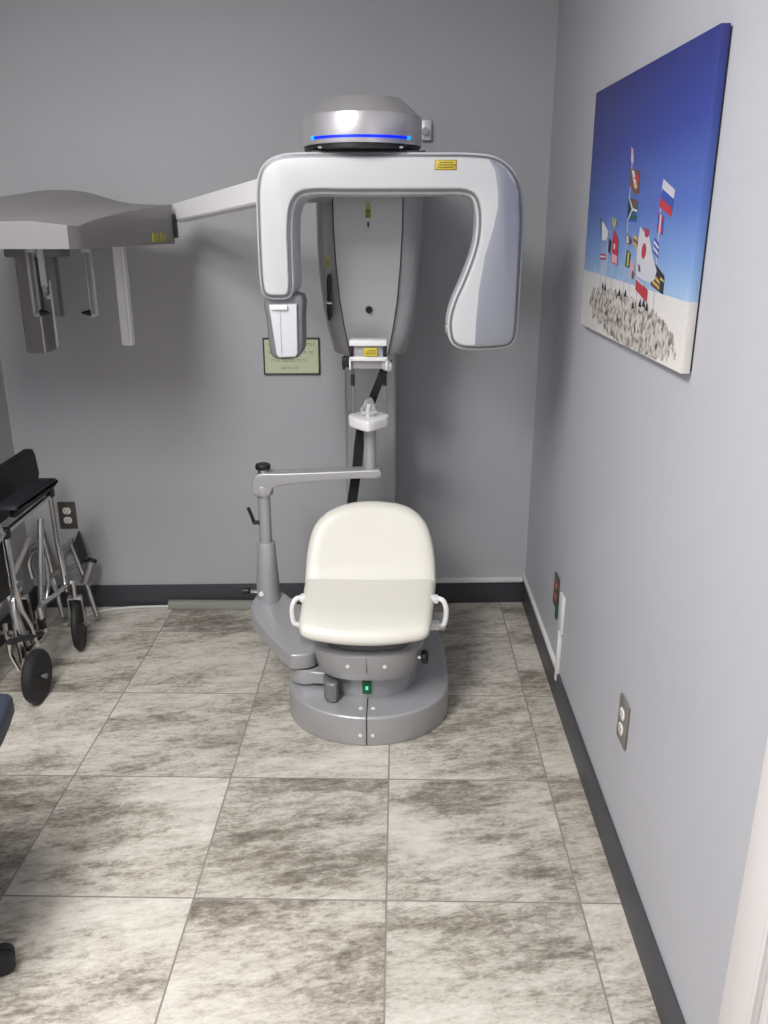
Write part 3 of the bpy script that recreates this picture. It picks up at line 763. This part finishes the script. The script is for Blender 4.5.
def outlet(name, label, loc, face, plate, rec, gang='duplex'):
    """face: 'y' on back wall, 'x' on right wall"""
    t = thing(name, label, 'outlet', loc)
    def W(bm):
        for v in bm.verts:
            x, y, z = v.co
            if face == 'y': v.co = Vector((loc[0] + x, loc[1] + y, loc[2] + z))
            else: v.co = Vector((loc[0] + y, loc[1] - x, loc[2] + z))
        return bm
    p = obj('cover_plate', W(box(B(), -.035, .035, -.006, 0, -.057, .057, .002)), plate, t)
    for dz in (.020, -.020):
        bm = B(); o = [(.0168 * math.cos(a), max(-.0135, min(.0135, .0165 * math.sin(a))) + dz) for a in [2 * PI * k / 28 for k in range(28)]]
        prism(bm, o, -.0085, -.004, .0008, 'y', 2); r = obj('receptacle', W(bm), rec, t)
        bm = B(); box(bm, -.0075, -.0055, -.0092, -.008, dz - .002, dz + .007); box(bm, .0055, .0075, -.0092, -.008, dz - .001, dz + .006); box(bm, -.0018, .0018, -.0092, -.008, dz - .009, dz - .005)
        obj('slot', W(bm), 'groove', r)
    obj('screw', W(disc(B(), (0, -.0065, 0), .003, .003, 'y', 12)), 'chrome', p)
    return t
ob = outlet('wall_outlet', 'dark outlet plate with two white sockets on the back wall beside the wheelchair', (-1.336, wy(-1.336) - .0005, .406), 'y', 'plate', 'ivory'); ob.rotation_euler.z = math.atan(.0443)
outlet('wall_outlet', 'bronze outlet plate with two ivory sockets on the right wall below the canvas', (XR - .001, 1.706, .398), 'x', 'platel', 'ivory')
outlet('wall_outlet', 'dark outlet plate with orange sockets on the right wall above the white raceway', (XR - .001, 2.565, .348), 'x', 'plate', 'rust')
bm = B(); box(bm, XR - .014, XR - .001, 2.500, 2.522, .272, .322, .004)
tag(obj('power_plug', bm, 'plugg', origin=(XR - .018, 2.53, .30)), 'small dark green plug beside the orange-socketed outlet on the right wall', 'plug')
# surface raceway
rw = thing('cable_raceway', 'thin white cable raceway running along the baseboard top and up the right wall', 'raceway', (XR - .01, 3.0, .1))
obj('back_run', skew(box(B(), .0, XR - .012, 3.212, 3.2345, .097, .114, .002)), 'race', rw)
obj('side_run', box(B(), XR - .012, XR - .0005, 2.455, 3.234, .107, .125, .002), 'race', rw)
obj('riser', box(B(), XR - .014, XR - .0005, 2.435, 2.455, .08, .26, .002), 'race', rw)
obj('junction_box', box(B(), XR - .011, XR - .0005, 2.425, 2.480, .255, .385, .002), 'race', rw)
tag(obj('cable_channel', box(B(), -.955, -.50, 3.125, 3.155, .0005, .033, .002), 'channel', origin=(-.72, 3.14, 0)), 'long grey-green cable channel on the floor against the back baseboard', 'cable channel')
bm = B(); tube(bm, [(-1.33, 2.96, .0065), (-1.24, 3.08, .0065), (-1.13, 3.125, .0065), (-1.0, 3.140, .0065), (-.953, 3.142, .0065)], .006, 8, 4)
tag(obj('floor_cable', bm, 'cable', origin=(-1.1, 3.12, 0)), 'grey cable lying on the floor leading from the wheelchair to the cable channel', 'cable')
bm = B(); bw = thing('wall_bracket', 'small light grey wall plate with round knob behind the blue-lit housing', 'bracket', (.095, 3.214, 1.80))
obj('mounting_plate', box(B(), .078, .112, 3.192, 3.2125, 1.80, 1.866, .003), 'silver_l', bw)
obj('knob', disc(B(), (.090, 3.182, 1.828), .012, .022, 'y'), 'silver', bw)

# canvas
y0, y1, z0, z1, xf = 1.535, 2.425, 1.250, 1.828, .520
def UV(u, v): return (y1 - u * (y1 - y0), z0 + v * (z1 - z0))
def hang(bm):      # the print hangs very slightly out of square
    for v in bm.verts:
        u = (y1 - v.co.y) / (y1 - y0); t = (v.co.z - z0) / (z1 - z0)
        v.co.z += t * (.016 - .026 * u) + (1 - t) * (-.004 + .003 * u)
        if v.co.y > y0 + .02: v.co.y += .018 * t * (1 - u)
    return bm
cols = {'w': (.50, .50, .56), 'b': (.03, .07, .36), 'r': (.40, .03, .05), 'g': (.02, .10, .05), 'k': (.02, .02, .03), 'y': (.45, .36, .08), 'br': (.14, .06, .05), 'pk': (.55, .30, .34), 'pole': (.42, .42, .46)}
pm = {}
names = list(cols)
cmats = [canvas_material(z0, z1, y0, y1)] + [mat('print_' + k, cols[k], .5) for k in names]
mats_side = mat('canvas_backing', (.05, .05, .055), .8)
cmats.append(mats_side)
bm = B(); box(bm, xf, XR - .004, y0, y1, z0, z1, .0015, 2)
lay = [0]
def flag(pts, key):
    lay[0] += 1
    x = xf - .0003 - lay[0] * .00002
    vs = [bm.verts.new((x, *UV(u, v))) for u, v in pts]
    f = bm.faces.new(vs); f.normal_update()
    if f.normal.x > 0: f.normal_flip()
    f.material_index = 1 + names.index(key)
def stripes(quad, keys):     # quad TL,TR,BR,BL, stripes top to bottom
    n = len(keys); TL, TR, BR, BL = quad
    lp = lambda a, b, t: (a[0] + (b[0] - a[0]) * t, a[1] + (b[1] - a[1]) * t)
    for i, k in enumerate(keys): flag([lp(TL, BL, i / n), lp(TR, BR, i / n), lp(TR, BR, (i + 1) / n), lp(TL, BL, (i + 1) / n)], k)
def pole(a, b, w=.0035): flag([(a[0] - w, a[1]), (a[0] + w, a[1]), (b[0] + w, b[1]), (b[0] - w, b[1])], 'pole')
for a, b in (((.472, .70), (.492, .172)), ((.742, .57), (.768, .157)), ((.275, .42), (.298, .181)), ((.345, .47), (.362, .18)), ((.582, .374), (.633, .155)), ((.21, .44), (.235, .18)), ((.54, .32), (.56, .17)), ((.69, .40), (.705, .17)), ((.66, .25), (.665, .16))): pole(a, b)
flag([(.452, .734), (.476, .722), (.487, .672), (.468, .673)], 'pk'); flag([(.458, .71), (.478, .70), (.478, .68), (.462, .68)], 'w')
flag([(.457, .657), (.554, .640), (.563, .565), (.524, .560), (.468, .597)], 'br'); flag([(.475, .650), (.50, .645), (.54, .585), (.52, .578)], 'w'); flag([(.50, .62), (.545, .63), (.55, .60)], 'r'); flag([(.50, .60), (.53, .605), (.525, .575)], 'y')
flag([(.467, .553), (.557, .537), (.562, .461), (.476, .466)], 'g'); flag([(.467, .553), (.505, .508), (.472, .47)], 'k'); flag([(.50, .546), (.557, .537), (.558, .520), (.518, .512)], 'br'); flag([(.467, .555), (.474, .555), (.518, .512), (.56, .505), (.56, .497), (.518, .503), (.478, .466), (.472, .468), (.508, .508)], 'w'); flag([(.51, .50), (.56, .493), (.562, .461), (.485, .466)], 'b'); flag([(.505, .49), (.56, .485), (.56, .470), (.50, .474)], 'g')
stripes([(.749, .602), (.839, .563), (.829, .48), (.736, .513)], ['w', 'b', 'r'])
flag([(.733, .497), (.78, .485), (.784, .421), (.737, .428)], 'b'); flag([(.733, .497), (.745, .49), (.784, .43), (.772, .422)], 'r'); flag([(.775, .487), (.782, .47), (.742, .428), (.736, .445)], 'r'); flag([(.752, .49), (.762, .487), (.764, .424), (.752, .426)], 'w')
stripes([(.726, .412), (.763, .393), (.767, .343), (.725, .362)], ['b', 'w', 'b', 'w', 'b'])
flag([(.741, .330), (.828, .289), (.83, .228), (.733, .249)], 'k'); stripes([(.745, .30), (.80, .275), (.80, .235), (.74, .25)], ['br', 'y', 'br', 'y', 'br']); flag([(.80, .285), (.828, .275), (.828, .268), (.80, .275)], 'y')
flag([(.602, .268), (.711, .231), (.713, .188), (.607, .221)], 'r'); flag([(.602, .268), (.66, .249), (.68, .238), (.61, .258)], 'w')
flag([(.600, .447), (.635, .43), (.684, .416), (.72, .36), (.768, .301), (.755, .27), (.722, .257), (.66, .262), (.606, .273), (.592, .374)], 'w')
flag([(.651 + .020 * math.cos(a), .362 + .028 * math.sin(a)) for a in [2 * PI * k / 14 for k in range(14)]], 'r'); flag([(.612, .315), (.632, .308), (.64, .285), (.62, .29)], 'br')
flag([(.637, .443), (.675, .437), (.677, .409), (.649, .412)], 'r')
stripes([(.548, .419), (.589, .407), (.589, .369), (.553, .381)], ['y', 'br', 'y'])
flag([(.479, .423), (.538, .398), (.529, .381), (.485, .381)], 'br'); flag([(.485, .415), (.50, .41), (.51, .385), (.49, .383)], 'w')
flag([(.494, .362), (.537, .346), (.533, .294), (.491, .299)], 'g'); flag([(.51, .352), (.525, .348), (.525, .30), (.51, .30)], 'y')
flag([(.54, .33), (.575, .31), (.59, .27), (.56, .26)], 'pk'); flag([(.565, .29), (.585, .28), (.58, .255), (.565, .26)], 'br')
flag([(.177, .477), (.23, .455), (.29, .423), (.266, .384), (.203, .391)], 'w'); flag([(.177, .477), (.20, .468), (.215, .392), (.203, .391)], 'g')
flag([(.34, .437), (.401, .395), (.413, .296), (.345, .304)], 'r'); flag([(.35, .34), (.405, .33), (.41, .30), (.35, .306)], 'pk'); flag([(.36, .38), (.375, .375), (.375, .355), (.36, .36)], 'w')
flag([(.30, .40), (.33, .385), (.325, .33), (.30, .345)], 'k'); flag([(.322, .480), (.37, .473), (.36, .442), (.339, .442)], 'y'); flag([(.335, .478), (.35, .475), (.35, .455)], 'g')
stripes([(.211, .332), (.278, .330), (.278, .311), (.215, .308)], ['r', 'w', 'r'])
# figures among the rocks
for u, v in ((.27, .19), (.30, .185), (.46, .18), (.52, .185), (.66, .165), (.69, .17), (.72, .16), (.60, .15)):
    flag([(u - .012, v), (u, v + .03), (u + .012, v)], 'k')
cv = thing('wall_canvas', 'unframed canvas print of many flags on a rocky mound under deep blue sky, right wall', 'canvas print', (xf, (y0 + y1) / 2, z0))
o = obj('printed_canvas', hang(bm), cmats, cv, recalc=False)
# material uses world metres: object space is shifted by the root, compensate in the shader
for n_ in cmats[0].node_tree.nodes:
    if n_.type == 'TEX_COORD':
        nt = cmats[0].node_tree; va = nt.nodes.new('ShaderNodeVectorMath'); va.operation = 'ADD'; va.inputs[1].default_value = cv['org']
        outs = [l.to_socket for l in n_.outputs['Object'].links]
        nt.links.new(n_.outputs['Object'], va.inputs[0])
        for s_ in outs: nt.links.new(va.outputs[0], s_)
        break
bm = B(); box(bm, XR - .004, XR, y0 + .004, y1 - .004, z0 + .004, z1 - .004)
obj('stretcher_frame', hang(bm), mats_side, cv)

# ------------------------------------------------------------------ wheelchair (folded, facing the back wall)
wc = thing('folded_wheelchair', 'folded transport wheelchair with chrome frame and black upholstery against the left wall', 'wheelchair', (-1.30, 2.60, 0))
R1, R2 = .0095, .011
def wheel(c, r, w, parent, axlelen):
    bm = B(); lathe(bm, [(r - .016, -w / 2), (r - .006, -w / 2), (r, -w / 4), (r, w / 4), (r - .006, w / 2), (r - .016, w / 2)], c, 'x', 40)
    t = obj('wheel', bm, 'rubber', parent)
    bm = B(); lathe(bm, [(r - .014, -w * .35), (r - .02, -w * .42), (.03, -w * .30), (.012, -w * .5), (.012, w * .5), (.03, w * .30), (r - .02, w * .42), (r - .014, w * .35)], c, 'x', 32)
    obj('wheel_rim', bm, 'black', t)
    bm = B(); tube(bm, [(c[0] - axlelen, c[1], c[2]), (c[0] + axlelen, c[1], c[2])], .005); disc(bm, (c[0] + axlelen, c[1], c[2]), .009, .008, 'x', 10); disc(bm, (c[0] - axlelen, c[1], c[2]), .009, .008, 'x', 10)
    obj('axle', bm, 'rim', t)
def side(dx, near):
    X = -1.222 + dx; P = lambda y, z, ex=0: (X + ex, y, z)
    bm = B()
    tube(bm, [P(2.30, .592), P(2.39, .607), P(2.74, .617)], R1)                               # rail under arm pad
    tube(bm, [P(2.755, .638), P(2.757, .60), P(2.762, .446), P(2.782, .286), P(2.786, .235)], R1)   # front post
    tube(bm, [P(2.40, .62), P(2.403, .552), P(2.405, .43), P(2.425, .331), P(2.469, .249), P(2.488, .178)], R1)   # rear post
    tube(bm, [P(2.783, .258), P(2.70, .262), P(2.566, .279), P(2.552, .258), P(2.560, .21), P(2.567, .174), P(2.50, .165)], R1, 10, 3)
    tube(bm, [P(2.72, .54, -.03), P(2.665, .36, -.03), P(2.62, .18, -.03)], R2)
    tube(bm, [P(2.477, .384, -.02), P(2.421, .362, -.02), P(2.416, .252, -.02), P(2.425, .186, -.02), P(2.427, .13, -.02)], R2, 10, 3)
    tube(bm, [P(2.386, .30, -.04), P(2.39, .186, -.04), P(2.41, .12, -.03)], .008)
    tube(bm, [P(2.718, .40, -.035), P(2.722, .294, -.035), P(2.658, .22, -.035), P(2.62, .18, -.03)], .007, 10, 3)
    tube(bm, [P(2.39, .607), P(2.30, .72), P(2.26, .90), P(2.20, .93)], R1, 10, 3)            # back cane towards the push handle
    obj('side_frame', bm, 'chrome', wc)
    bm = B(); o_ = [(2.44, .668), (2.47, .656), (2.52, .650), (2.72, .646), (2.765, .653), (2.782, .664), (2.765, .677), (2.70, .683), (2.50, .686), (2.455, .682)]
    prism(bm, resample(o_, 3), X - .040, X + .028, .012, 'x'); obj('arm_pad', bm, 'blackf', wc)
    bm = B(); box(bm, X - .012, X + .008, 2.47, 2.72, .632, .652, .003); obj('arm_pad_base', bm, 'black', wc)
    for q in ((2.742, 2.770, .610, .640), (2.388, 2.415, .588, .622)): obj('clamp', box(B(), X - .013, X + .013, *q, .004), 'black', wc)
    obj('brake_bar', tube(B(), [P(2.32, .270), P(2.42, .232), P(2.54, .185)], .010), 'black', wc); obj('frame_sleeve', tube(B(), [P(2.552, .235), P(2.56, .20)], .013), 'black', wc)
    # side panel cloth
    bm = B(); box(bm, X - .014, X - .010, 2.12, 2.395, .40, .585, .001); obj('side_panel', bm, 'blackf', wc)
    # caster fork, swivelled a little off the chair's line
    c = (X + .030, 2.795, .0985); fx = X + .030
    n0 = len(bpy.data.objects); before = set(bpy.data.objects)
    bm = B(); tube(bm, [(fx, 2.775, .215), (fx, 2.775, .285)], .010); bar(bm, (fx - .024, 2.78, .212), (fx + .024, 2.78, .212), .03, .012, bev=.003)
    for s in (-1, 1): bar(bm, (fx + s * .024, 2.78, .212), (fx + s * .024, 2.795, .092), .018, .006, up=(1, 0, 0))
    obj('caster_fork', bm, 'chrome', wc); wheel(c, .0985, .026, wc, .036)
    piv = Vector((fx, 2.775, 0)) - Vector(wc['org']); Rm = Matrix.Translation(piv) @ Matrix.Rotation(math.radians(12), 4, 'Z') @ Matrix.Translation(-piv)
    for o_ in set(bpy.data.objects) - before: o_.data.transform(Rm)
    # rear wheel and its stem
    c2 = (X + .022, 2.42, .0905); wheel(c2, .0905, .032, wc, .03)
    bm = B(); tube(bm, [P(2.43, .18, -.02), P(2.42, .09, -.015)], .011); bar(bm, P(2.41, .15, -.01), (c2[0] - .03, 2.42, .0905), .03, .008, up=(1, 0, 0)); obj('axle_mount', bm, 'tube', wc)
side(0, True); side(-.20, False)
# folded seat cloth standing up between the sides
bm = B(); o_ = [(2.10, .58), (2.10, .735), (2.30, .745), (2.63, .757), (2.842, .762), (2.868, .755), (2.882, .73), (2.893, .66), (2.86, .60), (2.60, .58)]
prism(bm, o_, -1.335, -1.31, .006, 'x'); obj('seat_cloth', bm, 'blackf', wc)
# cross brace
bm = B(); tube(bm, [(-1.40, 2.48, .17), (-1.24, 2.60, .52)], R1); tube(bm, [(-1.24, 2.48, .17), (-1.40, 2.60, .52)], R1); tube(bm, [(-1.41, 2.567, .174), (-1.23, 2.567, .174)], .008); obj('cross_brace', bm, 'tube', wc)

# detached leg rests leaning on the back wall
LR0 = set(bpy.data.objects)
lr = thing('wheelchair_legrest', 'detached wheelchair leg rest with black calf pad and padded roll leaning below the outlet', 'leg rest', (-1.28, 3.10, 0), 'detached leg rests')
bm = B(); tube(bm, [(-1.345, 3.185, .30), (-1.337, 3.168, .278), (-1.275, 3.107, .157), (-1.225, 3.06, .016)], R1); tube(bm, [(-1.378, 3.163, .267), (-1.331, 3.173, .289)], R1); tube(bm, [(-1.34, 3.125, .194), (-1.30, 3.135, .212)], R1); tube(bm, [(-1.378, 3.163, .267), (-1.385, 3.15, .235), (-1.36, 3.13, .2), (-1.34, 3.125, .194)], .006, 8, 3); obj('hanger_tube', bm, 'tube', lr)
bm = B()
q = [(-1.332, 3.18, .283), (-1.314, 3.205, .332), (-1.276, 3.165, .240), (-1.292, 3.140, .205)]
vs = [bm.verts.new(p) for p in q] + [bm.verts.new((p[0] + .006, p[1] - .014, p[2] + .004)) for p in q]
for f in ((0, 1, 2, 3), (7, 6, 5, 4), (0, 4, 5, 1), (1, 5, 6, 2), (2, 6, 7, 3), (3, 7, 4, 0)): bm.faces.new([vs[i] for i in f])
obj('calf_pad', bm, 'blackf', lr)
bm = B(); tube(bm, [(-1.250, 3.139, .222), (-1.275, 3.10, .140)], .017, 14); ro = obj('padded_roll', bm, 'tube', lr)
bm = B(); tube(bm, [(-1.247, 3.143, .232), (-1.251, 3.138, .220)], .019, 14); bar(bm, (-1.295, 3.14, .222), (-1.245, 3.14, .226), .01, .01); obj('roll_cap', bm, 'black', ro)
lr2 = thing('wheelchair_legrest', 'bare metal wheelchair leg rest leaning on the back wall seen through the wheelchair frame', 'leg rest', (-1.44, 3.12, 0), 'detached leg rests')
bm = B(); tube(bm, [(-1.462, 3.195, .335), (-1.459, 3.189, .32), (-1.399, 3.104, .151), (-1.36, 3.05, .016)], R1); tube(bm, [(-1.471, 3.168, .277), (-1.405, 3.101, .146), (-1.38, 3.08, .10)], R2); tube(bm, [(-1.505, 3.161, .264), (-1.471, 3.172, .285)], R2)
tube(bm, [(-1.485, 3.107, .156), (-1.505, 3.136, .213), (-1.490, 3.155, .25), (-1.469, 3.157, .256)], R1, 8, 3); tube(bm, [(-1.46, 3.13, .22), (-1.42, 3.13, .215)], .007)
obj('hanger_tube', bm, 'tube', lr2)
bm = B(); bar(bm, (-1.42, 3.10, .165), (-1.37, 3.13, .20), .03, .012); obj('footplate_hinge', bm, 'tube', lr2)
for o_ in set(bpy.data.objects) - LR0:      # nearer the skewed wall
    if o_.type == 'MESH': o_.data.transform(Matrix.Translation((.018, -.060, .012)))

# ------------------------------------------------------------------ office stool at left edge
OX, OY = -1.10, 1.36
oc = thing('office_chair', 'dark navy office chair at the left edge with only a seat corner and caster showing', 'office chair', (OX, OY, 0))
bm = B(); prism(bm, resample([(-1.34, 1.12), (-1.32, 1.10), (-.82, 1.14), (-.805, 1.16), (-.822, 1.43), (-.853, 1.585), (-.865, 1.612), (-1.31, 1.64), (-1.34, 1.61)], 3), .465, .520, .014, 'z'); obj('seat', bm, 'navy', oc, 60)
bm = B(); lathe(bm, [(.05, .45), (.05, .466)], (OX, OY, 0), seg=20); tube(bm, [(OX, OY, .09), (OX, OY, .455)], .022); obj('gas_lift', bm, 'black', oc)
bm = B(); ends = []
for k in range(5):
    a = math.radians(-2 + 72 * k); e = (OX + .262 * math.cos(a), OY + .262 * math.sin(a)); ends.append((a, e))
    bar(bm, (OX, OY, .105), (OX + .24 * math.cos(a), OY + .24 * math.sin(a), .074), .034, .022, bev=.005)
obj('star_base', bm, 'black', oc)
for a, e in ends:
    bm = B(); s_ = (-math.sin(a + .5), math.cos(a + .5))
    for d_ in (-1, 1):
        cc = Vector((e[0] + s_[0] * d_ * .012, e[1] + s_[1] * d_ * .012, .0255)); sv = Vector((s_[0], s_[1], 0))
        tube(bm, [cc - sv * .009, cc + sv * .009], .0255, 20)
    tube(bm, [cc - sv * .025, cc + sv * .006], .006); tube(bm, [(e[0], e[1], .03), (OX + .235 * math.cos(a), OY + .235 * math.sin(a), .066)], .008)
    obj('caster', bm, 'rubber', oc)

# ------------------------------------------------------------------ ceiling fixtures and light
def fixture(x, y, w, l, power, col, label, spread=180):
    t = thing('ceiling_light', label, 'ceiling light', (x, y, ZC))
    bm = B()
    for q in ((x - w / 2 - .02, x + w / 2 + .02, y - l / 2 - .02, y - l / 2), (x - w / 2 - .02, x + w / 2 + .02, y + l / 2, y + l / 2 + .02), (x - w / 2 - .02, x - w / 2, y - l / 2, y + l / 2), (x + w / 2, x + w / 2 + .02, y - l / 2, y + l / 2)): box(bm, *q, ZC - .012, ZC - .0005)
    obj('frame', bm, 'trimw', t)
    obj('diffuser', box(B(), x - w / 2, x + w / 2, y - l / 2, y + l / 2, ZC - .006, ZC - .001), mat('diffuser', (.9, .9, .88), .5, emit=col, estr=1.0), t)
    ld = D.lights.new('panel_light', 'AREA'); ld.shape = 'RECTANGLE'; ld.size = w; ld.size_y = l; ld.energy = power; ld.color = col
    ld.spread = math.radians(spread); lo = D.objects.new('panel_light', ld); COL.objects.link(lo); lo.parent = t; lo.location = (0, 0, -.016)
fixture(-1.10, .05, .6, 1.2, 78, (1.0, .985, .975), 'long ceiling light panel above the camera end of the room', 168)
fixture(-.85, 1.1, .5, .5, 26, (1.0, .98, .965), 'small square fill light, added and unseen, above the middle of the room', 172)  # added weak fill lamp, brightens seat, floor and the machine's top faces

w = D.worlds.new('World'); bpy.context.scene.world = w; w.use_nodes = True
w.node_tree.nodes['Background'].inputs[0].default_value = (.5, .5, .52, 1); w.node_tree.nodes['Background'].inputs[1].default_value = .2

# ------------------------------------------------------------------ camera
cd = D.cameras.new('camera'); cam = D.objects.new('camera', cd); COL.objects.link(cam)
cd.sensor_fit = 'VERTICAL'; cd.sensor_height = 36; cd.lens = 828 / 1024 * 36; cd.clip_start = .02
cam.location = (0, 0, 1.5)
a = math.atan(282 / 828); cam.rotation_euler = (PI / 2 - a, 0, math.atan(15 / 828 * math.cos(a)))
sc = bpy.context.scene; sc.camera = cam
sc.view_settings.view_transform = 'Standard'; sc.view_settings.look = 'None'; sc.view_settings.exposure = 0; sc.view_settings.gamma = 1
